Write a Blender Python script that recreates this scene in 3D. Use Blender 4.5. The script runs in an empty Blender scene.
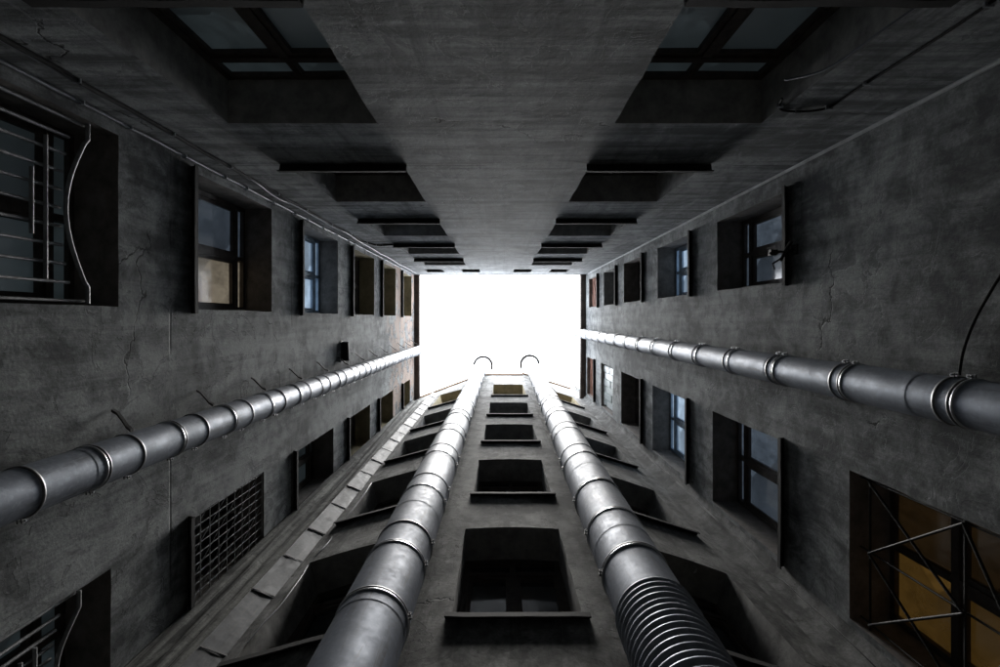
import bpy, math, random
from mathutils import Vector, Matrix, noise
from mathutils.geometry import tessellate_polygon
random.seed(7)
C = bpy.context.scene
COL = C.collection
R = math.radians
PI = math.pi

# ------------------------------------------------------------------ camera, sky, sun, exposure
CAMZ = 1.6
cam_d = bpy.data.cameras.new('camera')
cam = bpy.data.objects.new('camera', cam_d); COL.objects.link(cam)
cam.location = (0, 0, CAMZ); cam.rotation_euler = (PI, 0, 0)      # looks straight up
cam_d.sensor_width = 36; cam_d.lens = 20.16
cam_d.shift_y = -0.0145; cam_d.shift_x = 0.0005
cam_d.clip_start = 0.05; cam_d.clip_end = 1000
C.camera = cam

EXPOSURE = 2.4
C.view_settings.view_transform = 'Standard'; C.view_settings.look = 'None'
C.view_settings.exposure = EXPOSURE; C.view_settings.gamma = 1
C.view_settings.use_curve_mapping = False
C.cycles.diffuse_bounces = 6; C.cycles.glossy_bounces = 5; C.cycles.max_bounces = 10
C.cycles.sample_clamp_indirect = 6
C.cycles.use_denoising = True
C.cycles.caustics_reflective = False; C.cycles.caustics_refractive = False

SUN_EL, SUN_AZ = R(85), R(172)
w = bpy.data.worlds.new('World'); C.world = w; w.use_nodes = True
nt = w.node_tree; nt.nodes.clear()
sky = nt.nodes.new('ShaderNodeTexSky'); sky.sky_type = 'NISHITA'; sky.sun_disc = False
sky.sun_elevation = SUN_EL; sky.sun_rotation = SUN_AZ
tc = nt.nodes.new('ShaderNodeTexCoord')
cn = nt.nodes.new('ShaderNodeTexNoise'); cn.inputs['Scale'].default_value = 1.6; cn.inputs['Detail'].default_value = 6
nt.links.new(tc.outputs['Generated'], cn.inputs['Vector'])
cr = nt.nodes.new('ShaderNodeValToRGB')
cr.color_ramp.elements[0].position = .3; cr.color_ramp.elements[0].color = (.76, .81, .88, 1)
cr.color_ramp.elements[1].position = .7; cr.color_ramp.elements[1].color = (.94, .97, 1, 1)
nt.links.new(cn.outputs['Fac'], cr.inputs['Fac'])
sc_ = nt.nodes.new('ShaderNodeVectorMath'); sc_.operation = 'SCALE'; sc_.inputs['Scale'].default_value = 15.0
nt.links.new(cr.outputs['Color'], sc_.inputs[0])
mx = nt.nodes.new('ShaderNodeMix'); mx.data_type = 'RGBA'; mx.inputs['Factor'].default_value = .82
nt.links.new(sky.outputs['Color'], mx.inputs[6]); nt.links.new(sc_.outputs['Vector'], mx.inputs[7])
bg = nt.nodes.new('ShaderNodeBackground'); bg.inputs['Strength'].default_value = .15
nt.links.new(mx.outputs[2], bg.inputs['Color'])
wo = nt.nodes.new('ShaderNodeOutputWorld'); nt.links.new(bg.outputs['Background'], wo.inputs['Surface'])

sun_d = bpy.data.lights.new('sun', 'SUN'); sun_d.energy = 1.5; sun_d.angle = R(22); sun_d.color = (1, .97, .92)
sun = bpy.data.objects.new('sun', sun_d); COL.objects.link(sun)
# light comes from the sky's sun direction
sdir = Vector((math.sin(SUN_AZ) * math.cos(SUN_EL), math.cos(SUN_AZ) * math.cos(SUN_EL), math.sin(SUN_EL)))
sun.rotation_euler = sdir.to_track_quat('Z', 'Y').to_euler()

# ------------------------------------------------------------------ node helpers / materials
class NT:
    def __init__(s, name):
        s.m = bpy.data.materials.new(name); s.m.use_nodes = True
        s.t = s.m.node_tree; s.b = s.t.nodes['Principled BSDF']; s.o = s.t.nodes['Material Output']
    def n(s, ty, **k):
        x = s.t.nodes.new('ShaderNode' + ty)
        for a, b in k.items(): setattr(x, a, b)
        return x
    def l(s, a, b): s.t.links.new(a, b)
    def coord(s, scale=(1, 1, 1), rot=(0, 0, 0)):
        if not hasattr(s, 'tc'): s.tc = s.n('TexCoord')
        m = s.n('Mapping'); m.inputs['Scale'].default_value = scale; m.inputs['Rotation'].default_value = rot
        s.l(s.tc.outputs['Object'], m.inputs['Vector']); return m.outputs['Vector']
    def noise(s, scale, detail=6, rough=.6, vec=None, dist=0):
        x = s.n('TexNoise'); x.inputs['Scale'].default_value = scale; x.inputs['Detail'].default_value = detail
        x.inputs['Roughness'].default_value = rough; x.inputs['Distortion'].default_value = dist
        s.l(vec if vec is not None else s.coord(), x.inputs['Vector']); return x.outputs['Fac']
    def rng(s, v, a, b, c=0., d=1.):
        x = s.n('MapRange'); s.l(v, x.inputs['Value'])
        for i, q in zip(('From Min', 'From Max', 'To Min', 'To Max'), (a, b, c, d)): x.inputs[i].default_value = q
        return x.outputs['Result']
    def math(s, op, a, b=None):
        x = s.n('Math', operation=op)
        for i, q in enumerate((a, b)):
            if q is None: continue
            if isinstance(q, (int, float)): x.inputs[i].default_value = q
            else: s.l(q, x.inputs[i])
        return x.outputs[0]
    def mix(s, f, a, b, mode='MIX'):
        x = s.n('Mix', data_type='RGBA', blend_type=mode)
        for i, q in ((0, f), (6, a), (7, b)):
            if isinstance(q, (int, float)): x.inputs[i].default_value = q
            elif isinstance(q, tuple): x.inputs[i].default_value = q + (1,)
            else: s.l(q, x.inputs[i])
        return x.outputs[2]
    def bump(s, h, dist, strength=1.):
        x = s.n('Bump'); x.inputs['Distance'].default_value = dist; x.inputs['Strength'].default_value = strength
        s.l(h, x.inputs['Height'])
        if hasattr(s, 'lastb'): s.l(s.lastb, x.inputs['Normal'])
        s.lastb = x.outputs['Normal']; s.l(s.lastb, s.b.inputs['Normal'])

def plaster(name, dark, light, streak=(5, 5, .35), crack=True, brick=None, seed=0, lines=None, sw=.24):
    t = NT(name)
    off = t.n('VectorMath', operation='ADD'); off.inputs[1].default_value = (seed * 3.1, seed * 7.7, seed * 1.3)
    t.l(t.coord(), off.inputs[0]); v = off.outputs[0]
    big = t.noise(.55, 7, .62, v, .6)
    mid = t.noise(3.2, 9, .68, v, .3)
    st = t.noise(1.0, 7, .65, t.coord(streak), .2)
    fine = t.noise(38, 5, .7, v)
    a = t.math('ADD', t.math('MULTIPLY', t.rng(big, .34, .66), (1 - sw) * .5), t.math('MULTIPLY', t.rng(mid, .32, .68), (1 - sw) * .5))
    a = t.math('ADD', a, t.math('MULTIPLY', t.rng(st, .34, .66), sw))
    col = t.mix(t.rng(a, .33, .67), tuple(c * .72 for c in dark), light)
    # grey-brown and sooty stains with their own outline
    soot = t.noise(1.5, 10, .72, t.coord((1.3, 1.3, .5)), 1.0)
    col = t.mix(t.rng(soot, .50, .66, 0, .72), col, tuple(c * .42 for c in dark))
    wash = t.noise(2.3, 8, .7, t.coord((1, 1, .45)), .8)
    col = t.mix(t.rng(wash, .54, .70, 0, .6), col, tuple(min(1, c * 1.35) for c in light))
    run = t.noise(1.0, 8, .7, t.coord((5, 5, .12)), .3)
    col = t.mix(t.rng(run, .52, .68, 0, .45 + .5 * sw), col, tuple(c * .5 for c in dark))
    # flaked skim coat: ragged islands with an edge
    fl = t.noise(2.1, 12, .62, off.outputs[0], 1.6)
    flm = t.rng(fl, .572, .584)
    col = t.mix(t.math('MULTIPLY', flm, .38), col, tuple(c * .62 for c in dark))
    col = t.mix(t.rng(fine, .38, .7, 0, .5), col, tuple(c * .55 for c in dark))
    h = t.math('ADD', t.math('MULTIPLY', mid, 1.), t.math('MULTIPLY', big, .6))
    t.bump(h, .013, .8)
    t.bump(t.noise(1.0, 8, .7, t.coord(tuple(q * 3 for q in streak))), .006, .8)
    t.bump(t.math('SUBTRACT', t.math('MULTIPLY', fine, .6), flm), .006, .8)
    if crack:
        vo = t.n('TexVoronoi', feature='DISTANCE_TO_EDGE'); vo.inputs['Scale'].default_value = .27
        wv = t.n('VectorMath', operation='ADD'); nz = t.n('TexNoise'); nz.inputs['Scale'].default_value = 2.2; nz.inputs['Detail'].default_value = 6
        t.l(v, nz.inputs['Vector'])
        sub = t.n('VectorMath', operation='SCALE'); sub.inputs['Scale'].default_value = .9; t.l(nz.outputs['Color'], sub.inputs[0])
        t.l(v, wv.inputs[0]); t.l(sub.outputs[0], wv.inputs[1]); t.l(wv.outputs[0], vo.inputs['Vector'])
        ck = t.rng(vo.outputs['Distance'], .0012, .0045, 1, 0)
        gate = t.rng(t.noise(.7, 3, .5, t.coord((1, 1, 1), (.4, .7, .2))), .56, .6)
        ck = t.math('MULTIPLY', ck, gate)
        col = t.mix(t.math('MULTIPLY', ck, .85), col, tuple(c * .12 for c in dark))
        t.bump(t.math('SUBTRACT', 1.0, ck), .01, .8)
    if lines:                                        # day-joints between pours of render
        sep = t.n('SeparateXYZ'); t.l(t.coord(), sep.inputs[0])
        f = t.math('FRACT', t.math('DIVIDE', t.math('ADD', sep.outputs[2], lines[1]), lines[0]))
        j = t.rng(t.math('ABSOLUTE', t.math('SUBTRACT', f, .5)), .002, .006, 1, 0)
        j = t.math('MULTIPLY', j, t.rng(t.noise(.9, 3, .5), .48, .54))
        col = t.mix(t.math('MULTIPLY', j, .7), col, tuple(c * .2 for c in dark))
        t.bump(t.math('SUBTRACT', 1.0, j), .012, .8)
    if brick:
        z0, z1, sx = brick
        sep = t.n('SeparateXYZ'); t.l(t.coord(), sep.inputs[0])
        cx = t.n('CombineXYZ'); t.l(sep.outputs[sx], cx.inputs[0]); t.l(sep.outputs[2], cx.inputs[1])
        bk = t.n('TexBrick'); bk.inputs['Scale'].default_value = 1; bk.inputs['Brick Width'].default_value = .25
        bk.inputs['Row Height'].default_value = .085; bk.inputs['Mortar Size'].default_value = .01
        bk.inputs['Color1'].default_value = (.30, .115, .065, 1); bk.inputs['Color2'].default_value = (.38, .17, .10, 1)
        bk.inputs['Mortar'].default_value = (.42, .38, .33, 1); t.l(cx.outputs[0], bk.inputs['Vector'])
        m = t.math('MULTIPLY', t.rng(t.noise(1.1, 9, .65, t.coord((1, 1, .8)), .8), .47, .50),
                   t.math('MULTIPLY', t.rng(sep.outputs[2], z0, z0 + 1.2), t.rng(sep.outputs[2], z1 - .5, z1, 1, 0)))
        col = t.mix(m, col, bk.outputs['Color'])
        t.bump(t.math('MULTIPLY', m, -1.), .025, .8)
    col = t.mix(1.0, col, (.95, .985, 1.0), 'MULTIPLY')
    t.l(col, t.b.inputs['Base Color'])
    t.b.inputs['Roughness'].default_value = .9; t.b.inputs['Specular IOR Level'].default_value = .25
    return t.m

def metal(name, col, rough=.38, metallic=.9, spangle=True, grime=.5, step=1.1):
    t = NT(name)
    sep = t.n('SeparateXYZ'); t.l(t.coord(), sep.inputs[0])
    wn = t.n('TexWhiteNoise', noise_dimensions='1D')
    t.l(t.math('FLOOR', t.math('DIVIDE', sep.outputs[2], step)), wn.inputs['W'])
    n1 = t.noise(2.4, 8, .66, t.coord((1, 1, .4)), .4); n2 = t.noise(16, 6, .7)
    c = t.mix(t.rng(n1, .35, .68), tuple(x * .62 for x in col), col)
    c = t.mix(t.rng(wn.outputs['Value'], 0, 1, 0, .32), c, tuple(x * .6 for x in col))
    dr = t.noise(3.2, 9, .72, t.coord((5, 5, .35)), .5)
    c = t.mix(t.rng(dr, .55, .72, 0, grime), c, (.09, .085, .08))
    ru = t.noise(2.2, 9, .7, t.coord((3, 3, .5)), .8)
    c = t.mix(t.rng(ru, .60, .72, 0, .55), c, (.13, .085, .06))
    sp_ = t.noise(26, 3, .6)
    c = t.mix(t.rng(sp_, .5, .7, 0, .35), c, tuple(x * 1.35 for x in col))
    t.l(c, t.b.inputs['Base Color'])
    t.l(t.math('ADD', t.rng(n2, .3, .7, rough - .09, rough + .12), t.rng(n1, .3, .7, .06, -.04)), t.b.inputs['Roughness'])
    t.b.inputs['Metallic'].default_value = metallic; t.b.inputs['Specular IOR Level'].default_value = .35
    t.bump(t.noise(1.6, 4, .5, t.coord((1, 1, .6))), .035, .6); t.bump(n2, .0015, .6)
    return t.m

def simple(name, col, rough=.6, metallic=0., var=.35, scale=9, bump=.003, spec=.4):
    t = NT(name)
    n = t.noise(scale, 8, .68)
    c = t.mix(t.rng(n, .3, .7), tuple(x * (1 - var) for x in col), tuple(min(1, x * (1 + var)) for x in col))
    t.l(c, t.b.inputs['Base Color']); t.b.inputs['Roughness'].default_value = rough
    t.b.inputs['Metallic'].default_value = metallic; t.b.inputs['Specular IOR Level'].default_value = spec
    if bump: t.bump(n, bump, .8)
    return t.m

def glass(name, col, rough=.06, dirt=.25, emit=None):
    t = NT(name)
    n = t.noise(3.5, 9, .7, t.coord((1, 1, .7)), .6)
    c = t.mix(t.rng(n, .45, .75, 0, dirt), col, (.16, .16, .15))
    t.l(c, t.b.inputs['Base Color'])
    t.l(t.rng(n, .4, .8, rough, rough + .16), t.b.inputs['Roughness'])
    t.b.inputs['Specular IOR Level'].default_value = 1.0; t.b.inputs['IOR'].default_value = 2.0   # double panes reflect more
    t.bump(t.noise(1.3, 2, .4), .01, .3)
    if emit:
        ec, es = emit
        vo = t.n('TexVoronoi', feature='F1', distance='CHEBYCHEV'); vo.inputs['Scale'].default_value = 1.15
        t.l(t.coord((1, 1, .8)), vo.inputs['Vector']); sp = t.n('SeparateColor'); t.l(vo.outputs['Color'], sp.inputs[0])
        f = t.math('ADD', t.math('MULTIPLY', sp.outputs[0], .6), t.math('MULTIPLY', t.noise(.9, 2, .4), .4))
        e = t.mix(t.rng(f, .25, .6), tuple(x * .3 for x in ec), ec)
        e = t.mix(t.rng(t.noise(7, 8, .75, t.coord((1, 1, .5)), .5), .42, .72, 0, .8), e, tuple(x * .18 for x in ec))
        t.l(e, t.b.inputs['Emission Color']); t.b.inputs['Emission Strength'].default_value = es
    return t.m

K = 2 ** -EXPOSURE
M = dict(
    smooth=plaster('trowelled_grey_render', (.18, .185, .19), (.50, .505, .51), (.35, 3, 5), seed=1, lines=(3.44, .4), sw=.5),
    rough=plaster('patched_grey_render', (.165, .167, .168), (.50, .50, .49), (4, 4, .4), brick=(18.5, 24.6, 1), seed=2, lines=(3.44, 1.1)),
    rough2=plaster('patched_grey_render_two', (.165, .167, .168), (.50, .50, .49), (4, 4, .4), seed=3),
    sooty=plaster('sooty_brown_grey_render', (.13, .126, .12), (.42, .405, .385), (2.2, 2.2, .6), seed=4),
    ochre=simple('ochre_painted_reveal', (.46, .39, .24), .85, var=.3, scale=5),
    reveal=simple('weathered_reveal', (.36, .355, .34), .9, var=.4, scale=6, bump=.01),
    brownreveal=simple('dark_brown_reveal', (.24, .215, .195), .85, var=.4, scale=6, bump=.01),
    room=simple('dark_room', (.10, .095, .09), .9),
    duct=metal('galvanised_steel', (.21, .24, .30), rough=.55, metallic=.4, grime=.75),
    duct2=metal('galvanised_steel_dull', (.40, .44, .51), rough=.52, metallic=.45, grime=.7),
    flash=metal('weathered_sheet_zinc', (.065, .069, .076), rough=.65, metallic=.15, grime=.75, step=1.0),
    band=simple('dark_steel_band', (.20, .20, .205), .5, .8, var=.5, scale=14),
    ridge=simple('bright_steel_edge', (.55, .57, .6), .35, .9, var=.2),
    iron=simple('black_iron', (.03, .028, .027), .6, .3, var=.5, scale=14),
    greyiron=simple('grey_painted_iron', (.34, .345, .35), .55, .2, var=.4, scale=14),
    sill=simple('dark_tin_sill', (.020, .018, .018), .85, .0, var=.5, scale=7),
    frame=simple('dark_brown_frame', (.08, .064, .055), .6, var=.5, scale=9),
    bluef=simple('pale_blue_frame', (.42, .52, .63), .5, var=.25, scale=9),
    glass=glass('dusty_window_glass', (.03, .037, .045)),
    frost=glass('frosted_glass', (.22, .28, .30), .3, .4),
    lit=glass('amber_lit_glass', (.06, .04, .02), .2, .3, ((.66, .36, .08), .11 * K)),
    litdim=glass('brown_lit_glass', (.03, .025, .02), .15, .3, ((.30, .17, .06), .04 * K)),
    dayglow=glass('glass_painted_day_glow', (.04, .05, .06), .08, .3, ((.50, .66, .85), .85 * K)),  # bluish daylight painted as emission in the pane, dark room behind
    beige=glass('glass_painted_beige_glow', (.04, .04, .035), .08, .3, ((.42, .36, .27), .42 * K)),  # beige room light painted into the pane as emission
    greyblue=glass('glass_painted_dim_glow', (.04, .045, .055), .08, .3, ((.20, .26, .34), .30 * K)),  # dim grey-blue glow painted into the pane
    frostdim=glass('frosted_glass_painted_dim_glow', (.16, .20, .22), .3, .4, ((.20, .27, .30), .07 * K)),  # faint emission painted into the frosted pane to lift it
    slot=simple('milky_glass_block', (.72, .78, .78), .25, var=.15, scale=9),
    brick=simple('red_brick_infill', (.20, .09, .06), .9, var=.5, scale=14, bump=.02),
    gutter=simple('rusty_gutter', (.07, .052, .042), .6, .3, var=.5, scale=4),
    coping=simple('brick_coping', (.34, .21, .12), .85, var=.4, scale=8, bump=.02),
    cable=simple('black_cable', (.012, .012, .012), .9, var=.2, bump=0),
    conduit=simple('grey_conduit', (.22, .23, .25), .5, .3, var=.3, scale=5, bump=0),
    sheet=plaster('stained_sheeting', (.06, .058, .054), (.36, .35, .32), (9, 9, .16), crack=False, seed=5, sw=.7),
    bead=simple('pale_mortar_bead', (.55, .56, .57), .8, var=.3, scale=4),
    ground=simple('courtyard_asphalt', (.055, .054, .052), .9, var=.4, scale=3, bump=.02),
    roof=simple('roof_tin', (.18, .17, .165), .6, .3, var=.3, scale=2),
)

# ------------------------------------------------------------------ mesh helpers
class MB:
    def __init__(s): s.v = []; s.f = []; s.mi = []; s.sm = []
    def add(s, verts, faces, mi=0, smooth=False):
        o = len(s.v); s.v += [Vector(p) for p in verts]
        for f in faces: s.f.append([i + o for i in f]); s.mi.append(mi); s.sm.append(smooth)
    def box(s, a, b, mi=0):
        x0, y0, z0 = a; x1, y1, z1 = b
        s.add([(x0, y0, z0), (x1, y0, z0), (x1, y1, z0), (x0, y1, z0), (x0, y0, z1), (x1, y0, z1), (x1, y1, z1), (x0, y1, z1)],
              [(3, 2, 1, 0), (4, 5, 6, 7), (0, 1, 5, 4), (1, 2, 6, 5), (2, 3, 7, 6), (3, 0, 4, 7)], mi)
    def hexa(s, p, mi=0):
        s.add(p, [(3, 2, 1, 0), (4, 5, 6, 7), (0, 1, 5, 4), (1, 2, 6, 5), (2, 3, 7, 6), (3, 0, 4, 7)], mi)
    def tube(s, pts, r, n=8, mi=0):
        pts = [Vector(p) for p in pts]; rings = []
        up = Vector((.13, .21, .97))
        for i, p in enumerate(pts):
            d = (pts[min(i + 1, len(pts) - 1)] - pts[max(i - 1, 0)]).normalized()
            a = d.cross(up)
            if a.length < .1: a = d.cross(Vector((1, 0, 0)))
            a.normalize(); b = d.cross(a).normalized()
            rings.append([p + r * (math.cos(2 * PI * k / n) * a + math.sin(2 * PI * k / n) * b) for k in range(n)])
        vs = [q for g in rings for q in g]; fs = []
        for i in range(len(pts) - 1):
            for k in range(n):
                fs.append((i * n + k, i * n + (k + 1) % n, (i + 1) * n + (k + 1) % n, (i + 1) * n + k))
        s.add(vs, fs, mi, True)
        s.add(rings[0], [tuple(range(n))], mi); s.add(rings[-1], [tuple(range(n))[::-1]], mi)
    def lathe(s, prof, axis, n=48, mi=0, close=False):
        """prof = [(radius, z)], axis(z) -> (x, y)"""
        vs = []; fs = []
        for r, z in prof:
            ax, ay = axis(z)
            for k in range(n):
                a = 2 * PI * k / n; vs.append((ax + r * math.cos(a), ay + r * math.sin(a), z))
        m = len(prof)
        for i in range(m - 1 if not close else m):
            j = (i + 1) % m
            for k in range(n): fs.append((i * n + k, i * n + (k + 1) % n, j * n + (k + 1) % n, j * n + k))
        s.add(vs, fs, mi, True)
    def build(s, name, mats, parent=None, loc=(0, 0, 0), rot=0, bevel=0):
        me = bpy.data.meshes.new(name); me.from_pydata([tuple(v) for v in s.v], [], s.f)
        if not isinstance(mats, (list, tuple)): mats = [mats]
        for m in mats: me.materials.append(m)
        me.polygons.foreach_set('material_index', s.mi); me.polygons.foreach_set('use_smooth', s.sm)
        me.update()
        o = bpy.data.objects.new(name, me); COL.objects.link(o); o.location = loc; o.rotation_euler = (0, 0, rot)
        if parent: o.parent = parent
        if bevel:
            b = o.modifiers.new('bevel', 'BEVEL'); b.width = bevel; b.segments = 2; b.limit_method = 'ANGLE'
        return o

def empty(name, label, cat, loc=(0, 0, 0), group=None):
    o = bpy.data.objects.new(name, None); COL.objects.link(o); o.location = loc; o.empty_display_size = .3
    o['label'] = label; o['category'] = cat
    if group: o['group'] = group
    return o

# ------------------------------------------------------------------ wall with openings
def opening(u0, u1, z0, z1, arch=0., mat=1, jit=.006):
    """outline of one opening in (u, z), slightly ragged, counter-clockwise"""
    pts = []
    def seg(a, b, n):
        for i in range(n):
            t = i / n; q = (a[0] + (b[0] - a[0]) * t, a[1] + (b[1] - a[1]) * t)
            if i: q = (q[0] + random.uniform(-jit, jit), q[1] + random.uniform(-jit, jit))
            pts.append(q)
    seg((u0, z0), (u1, z0), 6)
    zs = z1 - arch
    seg((u1, z0), (u1, zs), 8)
    if arch:
        n = 12
        for i in range(n):
            t = i / n; pts.append((u1 + (u0 - u1) * t, zs + arch * (1 - (2 * t - 1) ** 2) + random.uniform(-jit, jit) * .5))
    else: seg((u1, z1), (u0, z1), 8)
    seg((u0, zs), (u0, z0), 8)
    return dict(p=pts, r=(u0, u1, z0, z1), mat=mat)

DEPTH = .46
def wall(name, parent, mats, outline, holes, loc, rot):
    """mats = [face, reveal, ochre reveal, room]; outline and holes in local (u, z); depth runs to -d"""
    mb = MB()
    polys = [[Vector((u, 0, z)) for u, z in outline]] + [[Vector((u, 0, z)) for u, z in h['p'][::-1]] for h in holes]
    tris = tessellate_polygon(polys)
    vs = [q for p in polys for q in p]
    tl = []
    for t in tris:
        a, b, c = (vs[i] for i in t)
        nrm = (b - a).cross(c - a)
        tl.append(t if nrm.y > 0 else (t[0], t[2], t[1]))
    mb.add(vs, tl, 0)
    for h in holes:
        p = h['p']; n = len(p)
        f0 = [(u, 0, z) for u, z in p]; f1 = [(u, -DEPTH, z) for u, z in p]; f2 = [(u, -DEPTH - 1.3, z) for u, z in p]
        mb.add(f0 + f1, [(i, (i + 1) % n, n + (i + 1) % n, n + i) for i in range(n)], h['mat'])
        mb.add(f1 + f2, [(i, (i + 1) % n, n + (i + 1) % n, n + i) for i in range(n)], 3)
        mb.add(f2, [tuple(range(n))], 3)
    return mb.build(name, mats, parent, loc, rot)

# ------------------------------------------------------------------ windows (part) with sub-parts
def make_window(parent, loc, rot, wdt, h, style='casement', fm='frame', gm='glass', sill=True, arch=0., label=None, protr=.10, transom=.80, yaw=0., lean_=0., panes2=None):
    f = MB(); y0, y1 = -DEPTH - .02, -DEPTH + .06
    hw = wdt / 2; t = .065
    f.box((-hw - .01, y0, 0), (-hw + t, y1, h)); f.box((hw - t, y0, 0), (hw + .01, y1, h))
    f.box((-hw + t, y0, 0), (hw - t, y1 - .003, t)); f.box((-hw + t, y0, h - t), (hw - t, y1 - .003, h + .01))
    if arch: f.box((-hw + t, y0, h - arch - t), (hw - t, y1 - .006, h - t))
    zt = h * transom
    panes = []
    if style in ('casement', 'lit', 'open'):
        f.box((-hw + t, y0, zt - .04), (hw - t, y1 + .012, zt + .04))
        f.box((-.04, y0, t), (.04, y1 + .006, zt - .04))
        f.box((-.03, y0, zt + .04), (.03, y1 - .006, h - t))
        # sash frames
        s = .045
        for a, b in ((-hw + t, -.04), (.04, hw - t)):
            for (c, d, e, g) in ((a, a + s, t, zt - .04), (b - s, b, t, zt - .04), (a + s, b - s, t, t + s), (a + s, b - s, zt - .04 - s, zt - .04)):
                f.box((c, y0 + .01, e), (d, y1 - .012, g))
            panes.append((a + s, b - s, t + s, zt - .04 - s))
            panes.append((a, b, zt + .04, h - t))
    elif style == 'single':
        f.box((-.035, y0, t), (.035, y1 + .006, h - t))
        panes += [(-hw + t, -.035, t, h - t), (.035, hw - t, t, h - t)]
    win = f.build('window', M[fm], parent, loc, rot)
    if label: win['label'] = label
    if style == 'block':
        g = MB(); n = 6; m = 11
        for i in range(n):
            for j in range(m):
                a = -hw + t + (wdt - 2 * t) * i / n; b = t + (h - 2 * t) * j / m
                if (i * 7 + j * 3) % 11 == 4: continue
                g.box((a + .012, -.16, b + .012), (a + (wdt - 2 * t) / n - .012, -.09, b + (h - 2 * t) / m - .012))
        g.box((-hw, -.19, 0), (hw, -.165, h), 1)
        g.build('glass_block', [M['slot'], M['room']], win)
    elif style == 'brick':
        g = MB(); rows = int(h / .085)
        for j in range(rows):
            o = (j % 2) * .125
            x = -hw - o
            while x < hw:
                a, b = max(x, -hw), min(x + .235, hw)
                if b - a > .03:
                    dd = random.uniform(-.012, .012)
                    g.box((a, -.24, j * .085), (b, -.12 + dd, j * .085 + .072))
                x += .25
        g.box((-hw, -.26, 0), (hw, -.15, h), 1)
        g.build('brick_infill', [M['brick'], M['sooty']], win)
    elif style == 'board':
        g = MB(); n = 5
        for i in range(n):
            a = -hw + t + (wdt - 2 * t) * i / n
            g.box((a + .004, y0 + .02, t), (a + (wdt - 2 * t) / n - .004, y1 - .02 + .008 * (i % 2), h - t))
        g.build('board', M['frame'], win)
    elif panes:
        g = MB(); yg = y0 + .03
        skip = 1 if style == 'open' else -1
        for i, (a, b, c, d) in enumerate(panes):
            if i == skip: continue
            tilt = random.uniform(-.012, .004) - lean_ * (d - c); yw = yaw + random.uniform(-.012, .012); um = (a + b) / 2
            ya, yb = yg + yw * (a - um), yg + yw * (b - um)
            mi = 1 if (style == 'lit' and i in (1, 0)) or (panes2 and i in (0, 1)) else 0
            g.add([(a, ya, c), (b, yb, c), (b, yb + tilt, d), (a, ya + tilt, d)], [(3, 2, 1, 0)], mi)
            g.add([(a, ya - .005, c), (b, yb - .005, c), (b, yb - .005 + tilt, d), (a, ya - .005 + tilt, d)], [(0, 1, 2, 3)], mi)
        mats = [M['lit'], M['litdim']] if style == 'lit' else [M[gm], M[panes2 or gm]]
        g.build('pane', mats, win)
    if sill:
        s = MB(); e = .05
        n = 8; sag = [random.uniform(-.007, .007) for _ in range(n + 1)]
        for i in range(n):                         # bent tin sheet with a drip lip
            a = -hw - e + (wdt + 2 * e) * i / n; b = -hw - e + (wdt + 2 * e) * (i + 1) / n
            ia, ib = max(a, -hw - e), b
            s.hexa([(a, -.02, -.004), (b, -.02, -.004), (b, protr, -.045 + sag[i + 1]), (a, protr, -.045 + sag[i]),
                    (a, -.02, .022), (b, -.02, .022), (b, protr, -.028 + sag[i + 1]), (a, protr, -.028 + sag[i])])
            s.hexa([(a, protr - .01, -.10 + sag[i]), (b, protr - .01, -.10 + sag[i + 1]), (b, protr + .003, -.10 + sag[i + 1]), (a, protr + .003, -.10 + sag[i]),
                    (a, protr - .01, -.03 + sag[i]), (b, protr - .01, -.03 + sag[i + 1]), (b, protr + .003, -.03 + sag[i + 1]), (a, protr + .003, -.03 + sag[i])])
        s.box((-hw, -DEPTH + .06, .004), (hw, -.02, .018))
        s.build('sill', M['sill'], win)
    return win

def grille_bars(win, bars, rods, r=.014, polys=(), y=-.05, mat='greyiron'):
    """security grille: bars = upright (u, z0, z1); rods = level (u0, u1, z)"""
    g = MB()
    for u, a, b in bars: g.tube([(u, y, a), (u, y, b)], r, 6)
    for a, b, z in rods: g.tube([(a, y + .018, z), (b, y + .018, z)], r * 1.1, 6)
    for p in polys: g.tube([(a, y + .035, b) for a, b in p], r * 1.25, 6)
    return g.build('grille', M[mat], win)

def copy_tree(o, parent=None):
    c = o.copy(); COL.objects.link(c); c.parent = parent
    for ch in [x for x in COL.objects if x.parent == o]: copy_tree(ch, c)
    return c

# ------------------------------------------------------------------ the setting: ground
T, L, RR = 1.81, 3.47, 3.50          # distances from the camera to the three straight walls
H = CAMZ
g = MB(); g.add([(-400, -400, 0), (400, -400, 0), (400, 400, 0), (-400, 400, 0)], [(0, 1, 2, 3)])
go = g.build('ground', M['ground']); go['kind'] = 'structure'

def rect(u0, u1, z0, z1): return [(u0, z0), (u1, z0), (u1, z1), (u0, z1)]

def roof_part(parent, name, p, mat, bevel=.01):
    mb = MB(); mb.hexa(p); return mb.build(name, mat, parent, bevel=bevel)

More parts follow.
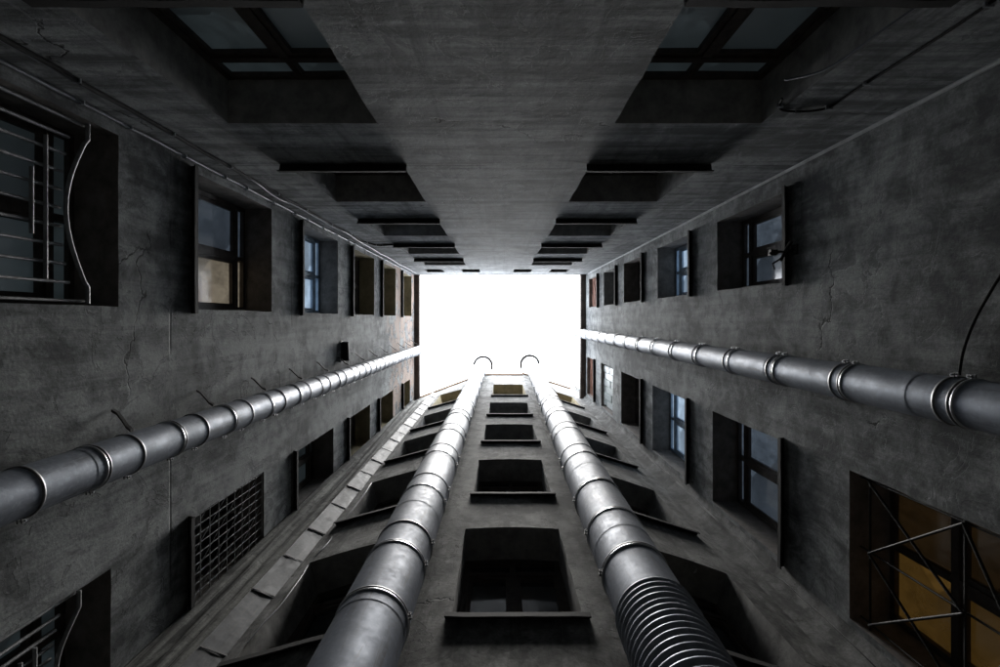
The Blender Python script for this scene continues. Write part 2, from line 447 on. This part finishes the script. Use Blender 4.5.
# ------------------------------------------------------------------ building with the smooth wall (top of the photo)
ZT = 22.75 + H
b1 = empty('courtyard_building', 'smooth trowelled grey wall with two columns of wide dark windows, topmost', 'building', (0, -T, 0), 'buildings round the courtyard')
lint = [5.18, 8.64, 12.2, 15.54, 18.85]
ops = []; specs = []
for k, zl in enumerate(lint):
    for (a, b) in ((-1.385 * T, -.622 * T), (.585 * T, 1.335 * T)):
        o = random.uniform(-.01, .01)
        zs = zl - 2.08
        ops.append(opening(a + o, b + o, zs + H, zl + H, mat=1)); specs.append((a + o, b + o, zs + H, zl + H, k))
for c in (-2.45, -1.08, .87, 2.24):
    ops.append(opening(c - .34, c + .34, 20.4 + H, 21.65 + H, mat=2)); specs.append((c - .34, c + .34, 20.4 + H, 21.65 + H, 9))
wall('wall', b1, [M['smooth'], M['reveal'], M['iron'], M['room']], rect(-L - .6, RR + .6, 0, ZT), ops, (0, 0, 0), 0)  # attic reveals take the black material: recess shade put into the colour
for (a, b, z0, z1, k) in specs:
    if k == 9: make_window(b1, ((a + b) / 2, 0, z0), 0, b - a, z1 - z0, 'single', sill=False)
    else: make_window(b1, ((a + b) / 2, 0, z0), 0, b - a, z1 - z0, 'casement', gm='frostdim' if k == 0 else 'glass')
roof_part(b1, 'eaves', [(-L - .6, -.5, ZT), (RR + .6, -.5, ZT), (RR + .6, .02, ZT), (-L - .6, .02, ZT),
                        (-L - .6, -.5, ZT + .12), (RR + .6, -.5, ZT + .12), (RR + .6, .02, ZT + .12), (-L - .6, .02, ZT + .12)], M['smooth'])
roof_part(b1, 'roof', [(-L - 4, -5, ZT + 1.2), (RR + 4, -5, ZT + 1.2), (RR + 4, -.45, ZT + .122), (-L - 4, -.45, ZT + .122),
                       (-L - 4, -5, ZT + 1.3), (RR + 4, -5, ZT + 1.3), (RR + 4, -.45, ZT + .2), (-L - 4, -.45, ZT + .2)], M['roof'])

# ------------------------------------------------------------------ building on the left
ZL = 22.95 + H
b2 = empty('courtyard_building', 'patched grey wall on the left with iron grilles and ochre window reveals', 'building', (-L, 0, 0), 'buildings round the courtyard')
up = [(5.1, 3.0, 'grille'), (8.53, 6.32, 'casement'), (12.03, 9.75, 'blue'), (15.5, 13.1, 'ochre'), (18.7, 16.4, 'ochre'), (22.1, 19.8, 'ochre')]
lo = [(5.0, 2.7, 'grille'), (8.25, 6.25, 'mesh'), (11.7, 9.45, 'open'), (15.0, 12.75, 'ochre'), (18.25, 16.0, 'ochre'), (21.7, 19.9, 'ochre')]
ops = []; specs = []
for row, ylo, yhi in ((up, -.482, -.032), (lo, .642, .95)):
    for k, (zl, zs, st) in enumerate(row):
        y0 = ylo * L; y1 = yhi * L
        if row is lo: y0 += .022 * k; y1 += .012 * k
        ops.append(opening(-y1, -y0, zs + H, zl + H, mat=2 if st == 'ochre' else 1))
        specs.append((-y1, -y0, zs + H, zl + H, st, k, row is up))
wall('wall', b2, [M['rough'], M['brownreveal'], M['ochre'], M['room']], rect(-3.75, T + .5, 0, ZL), ops, (0, 0, 0), -PI / 2)
for (a, b, z0, z1, st, k, isup) in specs:
    style = {'grille': 'casement', 'mesh': 'single', 'open': 'open', 'ochre': 'casement', 'casement': 'casement', 'blue': 'casement'}[st]
    lab = {'grille': 'window behind a bowed iron grille', 'mesh': 'window behind a fine wire lattice', 'blue': 'pale blue window frame with a pale glow painted into its panes'}.get(st)
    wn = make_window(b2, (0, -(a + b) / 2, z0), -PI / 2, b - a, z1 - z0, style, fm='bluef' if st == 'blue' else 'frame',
                     gm={'grille': 'frostdim', 'open': 'frostdim', 'blue': 'dayglow', 'casement': 'greyblue', 'mesh': 'glass'}.get(st, 'glass'), label=lab, protr=.085, transom=.86,
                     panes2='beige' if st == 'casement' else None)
    wd = b - a; h = z1 - z0
    if st == 'grille':
        n = 11; top = h - .36
        bars = [(-wd / 2 + .04 + (wd - .08) * i / (n - 1), .05, top - (.0 if i in (0, n - 1) else .12 + .14 * math.sin(PI * i / (n - 1)))) for i in range(n)]
        rods = [(-wd / 2 + .2, wd / 2 - .25, top - .42), (-.25, .25, top - .55), (-wd / 2, wd / 2, .1)]
        bow = [(-wd / 2 + .02, top), (-wd / 2 + .16, top)]
        bow += [(-wd / 2 + .2 + (wd - .4) * i / 14, top - .04 - .2 * math.sin(PI * i / 14)) for i in range(15)]
        bow += [(wd / 2 - .16, top), (wd / 2 - .02, top)]
        grille_bars(wn, bars, rods, polys=[bow])
    if st == 'mesh':
        n = 10
        bars = [(-wd / 2 + .03 + (wd - .06) * i / (n - 1), .02, h - .02) for i in range(n)]
        polys = []
        for i in range(-6, 7):                       # thin crossing wires
            u0 = -wd / 2 + i * .26; seg = [(u0, .02), (u0 + 1.1 * (h - .04) / 2., h - .02)]
            (ua, za), (ub, zb) = seg; s = (zb - za) / (ub - ua)
            if ua < -wd / 2: za += s * (-wd / 2 - ua); ua = -wd / 2
            if ub > wd / 2: zb -= s * (ub - wd / 2); ub = wd / 2
            if ub > ua: polys.append([(ua, za), (ub, zb)])
        grille_bars(wn, bars, [(-wd / 2, wd / 2, .06 + q * (h - .11) / 9) for q in range(10)], r=.006, polys=[], y=-.03)
        gg = MB()
        for p in polys: gg.tube([(a_, -.045, b_) for a_, b_ in p], .005, 5)
        gg.build('lattice_wire', M['greyiron'], wn)
roof_part(b2, 'gutter', [(-.02, -T - .4, ZL - .16), (.2, -T - .4, ZL - .16), (.2, 3.75, ZL - .16), (-.02, 3.75, ZL - .16),
                         (-.02, -T - .4, ZL + .05), (.23, -T - .4, ZL + .05), (.23, 3.75, ZL + .05), (-.02, 3.75, ZL + .05)], M['gutter'])
roof_part(b2, 'roof', [(-5, -T - 4, ZL + 1.2), (.02, -T - 4, ZL + .055), (.02, 6, ZL + .055), (-5, 6, ZL + 1.2),
                       (-5, -T - 4, ZL + 1.3), (.02, -T - 4, ZL + .12), (.02, 6, ZL + .12), (-5, 6, ZL + 1.3)], M['roof'])

# ------------------------------------------------------------------ building on the right
ZR = 22.85 + H
b3 = empty('courtyard_building', 'patched grey wall on the right with a large amber lit barred window low down', 'building', (RR, 0, 0), 'buildings round the courtyard')
up = [(9.0, 6.8, 'casement'), (12.4, 10.2, 'blue'), (15.75, 13.6, 'casement'), (18.8, 16.7, 'plain'), (21.9, 19.8, 'brick')]
lo = [(5.6, 3.2, 'lit'), (9.2, 6.9, 'casement'), (12.8, 10.35, 'blue'), (16.1, 13.7, 'casement'), (19.3, 17.3, 'block'), (22.4, 20.5, 'brick')]
ops = []; specs = []
for row, ylo, yhi in ((up, -.445, -.13), (lo, .432, .855)):
    for k, (zl, zs, st) in enumerate(row):
        ops.append(opening(ylo * RR, yhi * RR, zs + H, zl + H, mat=2 if st == 'plain' else 1))
        specs.append((ylo * RR, yhi * RR, zs + H, zl + H, st))
wall('wall', b3, [M['rough2'], M['brownreveal'], M['reveal'], M['room']], rect(-T - .5, 3.75, 0, ZR), ops, (0, 0, 0), PI / 2)
for si, (a, b, z0, z1, st) in enumerate(specs):
    style = {'lit': 'lit', 'block': 'block', 'brick': 'brick'}.get(st, 'casement')
    lab = {'lit': 'barred window glowing amber', 'block': 'window filled with white glass blocks', 'brick': 'window bricked up in red', 'blue': 'pale blue window frame with a pale glow painted into its panes'}.get(st)
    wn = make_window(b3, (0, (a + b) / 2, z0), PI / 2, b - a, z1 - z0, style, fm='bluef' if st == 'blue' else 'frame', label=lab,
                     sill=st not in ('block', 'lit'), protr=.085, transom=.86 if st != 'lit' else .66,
                     gm={'blue': 'dayglow', 'casement': 'greyblue'}.get(st, 'glass') if si in (0, 1, 6, 7) else 'glass')
    if st == 'lit':
        wd = b - a; h = z1 - z0
        rods = [(-wd / 2, wd / 2, h - .22), (-wd / 2, wd / 2, h * .45), (-wd / 2, wd / 2, .15)]
        bars = [(-wd / 2 + .05, 0, h - .05), (wd / 2 - .05, 0, h - .05), (0, 0, h - .05)]
        x = [[(-wd / 2 + .05, h * .45), (0, h - .22)], [(0, h - .22), (wd / 2 - .05, h * .45)], [(-wd / 2 + .05, h - .22), (0, h * .45)],
             [(0, h * .45), (wd / 2 - .05, h - .22)], [(-wd / 2 + .05, .15), (wd / 2 - .05, h * .45)], [(wd / 2 - .05, .15), (-wd / 2 + .05, h * .45)]]
        grille_bars(wn, bars, rods, r=.01, polys=x, y=-.08, mat='iron')
roof_part(b3, 'gutter', [(-.2, -T - .4, ZR - .16), (.02, -T - .4, ZR - .16), (.02, 3.75, ZR - .16), (-.2, 3.75, ZR - .16),
                         (-.23, -T - .4, ZR + .05), (.02, -T - .4, ZR + .05), (.02, 3.75, ZR + .05), (-.23, 3.75, ZR + .05)], M['gutter'])
roof_part(b3, 'roof', [(-.02, -T - 4, ZR + .055), (5, -T - 4, ZR + 1.2), (5, 6, ZR + 1.2), (-.02, 6, ZR + .055),
                       (-.02, -T - 4, ZR + .12), (5, -T - 4, ZR + 1.3), (5, 6, ZR + 1.3), (-.02, 6, ZR + .12)], M['roof'])

bd = MB(); bd.tube([(-.012, -T + .012, .1 + k * 1.0) for k in range(24)], .022, 6)
bd.v = [Vector((v.x + .006 * noise.noise(Vector((v.z * 1.3, 1, 2))), v.y, v.z)) for v in bd.v]
bd.build('corner_bead', M['bead'], b3)
# ------------------------------------------------------------------ faceted stair bay (bottom of the photo)
Pl, Pa, Pb, Pr = Vector((-3.60, 3.345)), Vector((-.80, 2.59)), Vector((1.06, 2.59)), Vector((3.62, 3.40))
b4 = empty('stair_tower', 'sooty faceted wall with stacked arched windows between the two thick steel ducts', 'building', (0, Pa.y, 0), 'buildings round the courtyard')
off = Vector((0, Pa.y))
rows = [(6.97, 4.85), (10.35, 8.2), (13.8, 11.7), (17.4, 15.0), (22.2, 18.75)]
def lean(z): return .012 * (z - 7)
wm = [M['sooty'], M['reveal'], M['ochre'], M['room']]
# centre
ZC = 25.7 + H
ops = []; sp = []
for k, (zl, zs) in enumerate(rows):
    c = .155 + lean(zl)
    ops.append(opening(-c - .575, -c + .575, zs + H, zl + H, arch=.06, mat=2 if k == 4 else 1)); sp.append((c, zs + H, zl + H, k))
ops.append(opening(-.155 - .575, -.155 + .575, 1.5 + H, 3.6 + H, arch=.06)); sp.append((.155, 1.5 + H, 3.6 + H, -1))
wall('wall', b4, wm, [(-Pb.x, 0), (-Pa.x, 0), (-Pa.x, ZC), (-Pb.x, ZC)], ops, (0, 0, 0), PI)
for c, z0, z1, k in sp: make_window(b4, (c, 0, z0), PI, 1.15, z1 - z0, 'casement', arch=.06, protr=.065)
# left and right facets
def facet(P, Q, u_c, wd, rws, top_p, top_q, dx=0):
    """facet from P to Q (u runs P -> Q); u_c = window centre along it"""
    d = Q - P; ln = d.length; ang = math.atan2(d.y, d.x)
    ops = []; sp = []
    for k, (zl, zs) in enumerate(rws):
        u = u_c + dx * lean(zl)
        ops.append(opening(u - wd / 2, u + wd / 2, zs + H, zl + H, arch=.06, mat=2 if k == 4 else 1)); sp.append((u, zs + H, zl + H))
    loc = (P.x, P.y - off.y, 0)
    wall('wall', b4, wm, [(0, 0), (ln, 0), (ln, top_q), (0, top_p)], ops, loc, ang)
    for u, z0, z1 in sp:
        q = P + d.normalized() * u - off
        make_window(b4, (q.x, q.y, z0), ang, wd, z1 - z0, 'casement', arch=.06, protr=.065)
    return d.normalized(), ang
facet(Pa, Pl, 1.02, 1.15, rows, 26.0 + H, 22.6 + H)
rows_r = [(6.97, 4.75), (10.35, 8.2), (13.9, 11.9), (18.0, 15.6), (23.0, 20.0)]
facet(Pr, Pb, 1.46, 1.2, rows_r, 26.4 + H, 26.4 + H, -1)
# brick copings, one per facet
def coping(P, Q, zp, zq):
    d = (Q - P).normalized(); n = Vector((-d.y, d.x)); o = n * .07; i = n * -.4
    pts = []
    for z in (0, .13):
        for X, zz in ((P + o, zp), (Q + o, zq), (Q + i, zq), (P + i, zp)): pts.append((X.x, X.y - off.y, zz + z))
    mb = MB(); mb.hexa(pts); mb.build('coping', M['coping'], b4, bevel=.01)
coping(Pb + Vector((0, 0)), Pa, ZC + .002, ZC + .002)
coping(Pa, Pl, 26.0 + H, 22.6 + H); coping(Pr, Pb, 26.4 + H, 26.4 + H)
rp = MB(); rp.hexa([(-4, 1.2, 21.8 + H), (4.2, 1.2, 24.5 + H), (4.2, 6, 24.5 + H), (-4, 6, 21.8 + H), (-4, 1.2, 22 + H), (4.2, 1.2, 24.7 + H), (4.2, 6, 24.7 + H), (-4, 6, 22 + H)])
rp.build('roof', M['roof'], b4)
# rounded cove where the bay meets the right wall
cv = MB(); nseg = 8
vs = []; zz = [i * (26.0 + H) / 60 for i in range(61)]
for z in zz:
    for i in range(nseg + 1):
        a = (PI / 2) * i / nseg
        x = RR - .004 - .36 * (1 - math.cos(a)) ; y = 3.06 + .20 * math.sin(a) - .0 * a
        w_ = .012 * noise.noise(Vector((i * .5, z * .9, 3)))
        vs.append((x + w_, y - off.y + w_, z))
fs = [(j * (nseg + 1) + i, (j + 1) * (nseg + 1) + i, (j + 1) * (nseg + 1) + i + 1, j * (nseg + 1) + i + 1) for j in range(60) for i in range(nseg)]
cv.add(vs, fs, 0, True); cv.build('cove', M['sooty'], b4)

# stained sheeting hanging in folds between the left wall and the zinc clad pier
sh = MB(); nu, nz = 40, 90
A, B = Vector((-3.455, 3.20)), Vector((-2.62, 3.02)); vs = []
for j in range(nz + 1):
    z = (21.9 + H) * j / nz
    for i in range(nu + 1):
        s = i / nu; p = A.lerp(B, s)
        k = .05 * math.sin(PI * s) * (noise.noise(Vector((s * 9 + .35 * z, z * .12, 1.7))) * 1.6 + .6 * math.sin(s * 26 + z * .9))
        sagz = .10 * math.sin(PI * s)
        vs.append((p.x + k * .3, p.y + k + sagz * .5 - off.y, z))
fs = [(j * (nu + 1) + i, j * (nu + 1) + i + 1, (j + 1) * (nu + 1) + i + 1, (j + 1) * (nu + 1) + i) for j in range(nz) for i in range(nu)]
sh.add(vs, fs, 0, True); sheet = sh.build('sheeting', M['sheet'], b4)
sheet['label'] = 'stained folded sheeting beside the left wall'
sm_ = sheet.modifiers.new('thick', 'SOLIDIFY'); sm_.thickness = .01

# pier clad in overlapping zinc sheets
pier = MB()
core = [(-2.69, 2.97), (-2.44, 3.09), (-2.36, 3.35), (-2.80, 3.40)]
n = len(core); zt = 22.2 + H
pier.add([(x, y - off.y, 0) for x, y in core] + [(x, y - off.y, zt) for x, y in core], [(i, (i + 1) % n, n + (i + 1) % n, n + i) for i in range(n)] + [tuple(range(n, 2 * n))])
pier_o = pier.build('pier', M['sooty'], b4)
z = 1.0 + H; i = 0
while z < zt - .4:
    ht = 1.0 + random.uniform(-.12, .12); fl = MB(); e = .010 + .004 * (i % 2); tw = random.uniform(-.02, -.008); ex = random.uniform(-.012, .012)
    p0, p1 = Vector((-2.70, 2.955)), Vector((-2.42 + ex, 3.075 + ex * .4))
    nn = Vector((.46, -.89)) * e
    q0, q1 = p0 + nn, p1 + nn
    nx = 6; g0 = []
    for a in range(nx + 1):
        for bz in range(5):
            s = a / nx; t_ = bz / 4; p = q0.lerp(q1, s)
            wv = .008 * noise.noise(Vector((s * 3, z + t_ * 2, i * 3.3))) + (t_ - .5) * tw
            zz_ = z + t_ * (ht + .05) + (s - .5) * .02
            g0.append((p.x + nn.x * wv * 60, p.y + nn.y * wv * 60 - off.y, zz_))
    f0 = [(a * 5 + b_, (a + 1) * 5 + b_, (a + 1) * 5 + b_ + 1, a * 5 + b_ + 1) for a in range(nx) for b_ in range(4)]
    fl.add(g0, f0)
    # return edge folded round the corner and standing seam at the lower end
    r0 = p0 + nn; r1 = p0 + Vector((-.06, .10))
    fl.add([(r0.x, r0.y - off.y, z), (r1.x, r1.y - off.y, z), (r1.x, r1.y - off.y, z + ht), (r0.x, r0.y - off.y, z + ht)], [(0, 1, 2, 3)])
    fo = fl.build('zinc_sheet', M['flash'], pier_o); so = fo.modifiers.new('t', 'SOLIDIFY'); so.thickness = .006
    sb = MB(); nb = Vector((.46, -.89)) * .007
    sb.hexa([(q0.x, q0.y - off.y, z + .01), (q1.x, q1.y - off.y, z + .035), (q1.x + nb.x, q1.y + nb.y - off.y, z + .035), (q0.x + nb.x, q0.y + nb.y - off.y, z + .01),
             (q0.x, q0.y - off.y, z + .03), (q1.x, q1.y - off.y, z + .055), (q1.x + nb.x, q1.y + nb.y - off.y, z + .055), (q0.x + nb.x, q0.y + nb.y - off.y, z + .03)])
    sb.build('seam', M['iron'], pier_o)
    z += ht; i += 1

# ------------------------------------------------------------------ ducts
def make_duct(label, axis, rad, z0, z1, bands, mat, cap=False, flex=None, clamp_dir=(0, -1), group='steel ventilation ducts'):
    bx, by = axis(z0)
    t = empty('ventilation_duct', label, 'duct', (bx, by, 0), group)
    ax = lambda z: (axis(z)[0] - bx, axis(z)[1] - by)
    p = MB(); zs = z0 if not flex else flex[1]
    k = 0; z = zs
    while z < z1:                                     # lengths of duct slip into one another
        zn = min(z + 1.1, z1); dr = .0025 if k % 2 else 0
        p.lathe([(rad + dr, z - .01 * (k % 2)), (rad + dr, (z + zn) / 2), (rad + dr, zn)], ax, 64); z = zn; k += 1
    p.lathe([(rad, z1), (rad - .02, z1 - .01), (rad - .02, z1 - .5)], ax, 64); p.build('pipe', mat, t)
    for zb, kind in bands:
        b = MB()
        if kind == 'joint':                          # two beads with a dark gap
            b.lathe([(rad + .001, zb - .024), (rad + .011, zb - .022), (rad + .011, zb - .012), (rad + .004, zb - .009)], ax, 64, 1)
            b.lathe([(rad + .004, zb - .009), (rad + .004, zb + .009)], ax, 64, 0)
            b.lathe([(rad + .004, zb + .009), (rad + .011, zb + .012), (rad + .011, zb + .022), (rad + .001, zb + .024)], ax, 64, 0)
        else:
            b.lathe([(rad + .001, zb - .013), (rad + .008, zb - .012), (rad + .010, zb), (rad + .008, zb + .012), (rad + .001, zb + .013)], ax, 64, 0)
        ang = math.atan2(clamp_dir[1], clamp_dir[0]); cx, cy = ax(zb)
        ca, sa = math.cos(ang), math.sin(ang)
        def P(r_, s_, z_): return (cx + r_ * ca - s_ * sa, cy + r_ * sa + s_ * ca, zb + z_)
        for sg in (-.014, .014):
            b.hexa([P(rad, sg - .004, -.02), P(rad + .034, sg - .004, -.02), P(rad + .034, sg + .004, -.02), P(rad, sg + .004, -.02),
                    P(rad, sg - .004, .02), P(rad + .034, sg - .004, .02), P(rad + .034, sg + .004, .02), P(rad, sg + .004, .02)], 0)
        b.tube([P(rad + .022, -.03, 0), P(rad + .022, .03, 0)], .006, 6, 1)
        b.build('clamp', [M['band'], M['ridge']], t)
    if flex:
        f = MB(); prof = []; z = flex[0]; pit = .072
        while z < flex[1]:
            pit = .072 + random.uniform(-.004, .004); jr = random.uniform(-.003, .003)
            prof += [(rad - .004, z), (rad + .004, z + .012), (rad + .015 + jr, z + .026), (rad + .018 + jr, z + .036), (rad + .015 + jr, z + .046), (rad + .004, z + .060)]
            z += pit
        prof.append((rad + .002, z)); f.lathe(prof, ax, 72); f.build('flexible_hose', M['duct2'], t)
    return t

def wire_cowl(t, cx, cy, z, r, a0, a1, pr):
    """hoop of the rain cowl, held by stays"""
    m = MB(); n = 28
    for (w0, w1, zz0, zz1) in ((r - .05, r + .06, z - .16, z + .16),):
        vs = []; fs = []
        for k in range(n + 1):
            a = a0 + (a1 - a0) * k / n
            for (q, zz) in ((w0, zz0), (w1, zz0), (w1, zz1), (w0, zz1)): vs.append((cx + q * math.cos(a), cy + q * math.sin(a), zz))
        for k in range(n):
            for j in range(4): fs.append((k * 4 + j, k * 4 + (j + 1) % 4, (k + 1) * 4 + (j + 1) % 4, (k + 1) * 4 + j))
        fs += [(3, 2, 1, 0), (n * 4, n * 4 + 1, n * 4 + 2, n * 4 + 3)]
        m.add(vs, fs, 0, True)
    m.build('cowl_hoop', M['iron'], t)

# thick duct, left of the arched windows
RB = .272
def seq(z, z1, pat):
    out = []; i = 0
    while z < z1: out.append((z, 'joint' if i % 2 == 0 else 'clamp')); z += pat[i % len(pat)]; i += 1
    return out
axl = lambda z: (-.96 + .004 * (z - 5), 2.29)
d1 = make_duct('thick galvanised duct left of the arched windows, smooth right down to the camera', axl, RB, .15, 27.3 + H,
               [(z + H, k) for z, k in ((3.2, 'joint'), (4.2, 'joint'), (5.1, 'joint'), (5.6, 'clamp'))] + seq(6.85 + H, 27, (.5, 1.25)), M['duct'], clamp_dir=(.9, -.2))
axr = lambda z: (1.13 + .0165 * (z - 5 - H), 2.12 + .002 * (z - 5))
d2 = make_duct('thick galvanised duct right of the arched windows, ending in a ribbed flexible hose', axr, RB, .15, 26.6 + H,
               [(z + H, k) for z, k in ((4.62, 'joint'), (5.5, 'joint'), (6.5, 'joint'))] + seq(7.85 + H, 26.5, (.5, 1.3)), M['duct'], flex=(.9 + H, 3.96 + H), clamp_dir=(-.93, -.1))
bx, by = axl(.15); cx, cy = axl(27)
wire_cowl(d1, cx - bx + .07, cy - by - .02, 27.3 + H, .43, R(185), R(385), RB)
bx, by = axr(.15); cx, cy = axr(26.6)
wire_cowl(d2, cx - bx - .03, cy - by - .02, 26.4 + H, .42, R(155), R(355), RB)

# slimmer ducts on the side walls
RS = .162
axs1 = lambda z: (-3.09, 1.115 + .004 * (z - 5))
d3 = make_duct('slim galvanised duct fixed along the left wall on curved straps', axs1, RS, .2, 22.85 + H, seq(4.2 + H - 3.06, 24, (.42, .60)), M['duct2'], clamp_dir=(.1, 1))
for k in range(-2, 13):                              # curved hold-back straps to the wall
    z = 5.0 + 1.4 * k + H
    if z > 23.5: break
    s = MB(); pts = [(-.365, -.28, z), (-.33, -.25, z + .02), (-.26, -.20, z - .02), (-.18, -.15, z - .08), (-.10, -.13, z - .14)]
    for a, b in zip(pts, pts[1:]):
        s.hexa([(a[0], a[1] - .012, a[2] - .02), (b[0], b[1] - .012, b[2] - .02), (b[0], b[1] + .012, b[2] - .02), (a[0], a[1] + .012, a[2] - .02),
                (a[0], a[1] - .012, a[2] + .02), (b[0], b[1] - .012, b[2] + .02), (b[0], b[1] + .012, b[2] + .02), (a[0], a[1] + .012, a[2] + .02)])
    s.build('strap', M['iron'], d3)
axs2 = lambda z: (3.12, .56)
d4 = make_duct('slim galvanised duct running up the middle of the right wall', axs2, RS, .2, 22.75 + H, seq(3.68 + H - 2.4, 24, (.14, 1.06)), M['duct2'], clamp_dir=(-.1, -1))
for k in range(18):
    z = 1.6 + 1.2 * k + H
    s = MB(); s.box((.12, -.02, z - .012), (.385, .02, z + .012)); s.box((.375, -.06, z - .05), (.384, .06, z + .05)); s.build('bracket', M['iron'], d4)

# ------------------------------------------------------------------ cables
def cable(name, label, pts, r, mat, cat='cable', wob=.012, sub=10, clips=None, group=None):
    pts = [Vector(p) for p in pts]; out = []
    for i in range(len(pts) - 1):
        p0 = pts[max(i - 1, 0)]; p1 = pts[i]; p2 = pts[i + 1]; p3 = pts[min(i + 2, len(pts) - 1)]
        for k in range(sub):
            t = k / sub
            q = .5 * ((2 * p1) + (p2 - p0) * t + (2 * p0 - 5 * p1 + 4 * p2 - p3) * t * t + (3 * p1 - p0 - 3 * p2 + p3) * t ** 3)
            nz_ = noise.noise_vector(q * 1.7) * wob; out.append(q + nz_)
    out.append(pts[-1])
    base = Vector((pts[0].x, pts[0].y, min(p.z for p in pts)))
    m = MB(); m.tube([q - base for q in out], r, 7)
    o = m.build(name, M[mat], None, base); o['label'] = label; o['category'] = cat
    if group: o['group'] = group
    if clips:
        ax, n_ = clips
        for k in range(n_):
            c = MB(); q = out[int((k + .5) / n_ * (len(out) - 1))] - base
            c.box((q.x - .018 - abs(ax[0]) * .01, q.y - .018 - abs(ax[1]) * .01, q.z - .008), (q.x + .018 + abs(ax[0]) * .01, q.y + .018 + abs(ax[1]) * .01, q.z + .008))
            c.build('clip', M['ridge'], o)
    return o
e = .03
cable('conduit', 'thin shiny conduit clipped into the corner of the smooth wall and left wall', [(-L + .035, -T + .035, z + H) for z in (1, 4, 7, 10, 13, 16, 19, 22.4)], .015, 'conduit', 'conduit', .006, clips=((1, 0), 26))
cable('power_cable', 'black cable sagging down the smooth wall beside its left corner', [(-L + .30, -T + .02, z + H) for z in (1.2, 3, 5, 7, 9, 11)] + [(-L + .34, -T + .02, 13 + H), (-L + .55, -T + .02, 13.6 + H), (-L + .88, -T + .02, 13.5 + H), (-L + .95, -T + .02, 14.0 + H)], .02, 'cable', wob=.02, clips=((1, 0), 14), group='cables on the smooth wall')
cable('power_cable', 'second black cable close to the conduit that climbs to the eaves', [(-L + .27, -T + .02, z + H) for z in (1.2, 4, 7)] + [(-L + .2, -T + .02, 8.2 + H), (-L + .26, -T + .02, 10 + H), (-L + .22, -T + .02, 14 + H), (-L + .2, -T + .02, 18 + H), (-L + .2, -T + .02, 22 + H)], .012, 'conduit', wob=.02, group='cables on the smooth wall')
cable('power_cable', 'white cable slung beside the low right window of the smooth wall', [(2.35, -T + .015, 2.6 + H), (2.42, -T + .015, 3.0 + H), (2.36, -T + .03, 3.5 + H), (2.30, -T + .03, 4.0 + H), (2.22, -T - .05, 4.35 + H)], .009, 'conduit', wob=.02, group='cables on the smooth wall')
cable('power_cable', 'black cable running straight up beside the low right window of the smooth wall', [(2.78, -T + .015, 2.7 + H), (2.80, -T + .015, 3.6 + H), (2.80, -T + .015, 4.4 + H), (2.79, -T + .015, 4.75 + H), (2.62, -T + .015, 4.85 + H), (2.42, -T + .015, 4.82 + H), (2.32, -T + .0, 4.6 + H)], .010, 'cable', wob=.02, clips=((1, 0), 5), group='cables on the smooth wall')
cable('hose', 'black hose curving down to the slim duct on the right wall', [(RR - .03, -.75, 3.3 + H), (RR - .03, -.45, 3.75 + H), (RR - .05, -.1, 4.0 + H), (RR - .05, .2, 4.15 + H), (RR - .05, .42, 4.2 + H)], .011, 'cable', 'hose')
cable('thin_wire', 'loose wire following the rounded corner below the right wall windows', [(3.36, 3.10, z + H) for z in (4, 6, 8, 9, 10.5, 12, 14, 17, 20)], .006, 'iron', 'wire', .05, group=None)
cable('thin_wire', 'pale frayed wire hanging beside the zinc clad pier', [(-2.33, 3.0, 5.2 + H), (-2.28, 2.98, 6.0 + H), (-2.33, 3.02, 6.9 + H), (-2.27, 2.96, 7.4 + H), (-2.36, 3.05, 8.2 + H), (-2.30, 3.0, 9.4 + H), (-2.36, 3.02, 10.5 + H)], .007, 'conduit', 'wire', .04)
# broken bracket at the lowest upper window of the right wall
bk = MB()
bk.tube([(0, 0, 0), (-.12, .02, .03), (-.27, .03, .01), (-.32, .05, -.05)], .014, 6)
bk.tube([(-.05, -.1, -.02), (-.1, 0, .03), (-.17, .13, .0)], .018, 6)
bk.tube([(-.16, .1, 0), (-.24, .16, .05), (-.2, .22, .09)], .012, 6)
bk.box((-.02, -.06, -.06), (.0, .06, .06)); bk.box((-.3, .0, -.03), (-.22, .07, .04))
bo = bk.build('wall_bracket', M['iron'], None, (RR - .005, -.82, 6.62 + H)); bo['label'] = 'broken iron bracket sticking out under the nearest upper window of the right wall'; bo['category'] = 'bracket'

fp = MB(); fp.hexa([(0, -.22, -.03), (.16, -.22, -.05), (.17, .2, -.03), (0, .2, -.01), (0, -.22, -.015), (.16, -.22, -.035), (.17, .2, -.015), (0, .2, .005)])
fp.box((0, -.24, -.06), (.012, .22, .04))
fo = fp.build('wall_plate', M['iron'], None, (-L + .004, .72, 12.3 + H)); fo['label'] = 'dark iron plate jutting from the left wall just above its slim duct'; fo['category'] = 'plate'
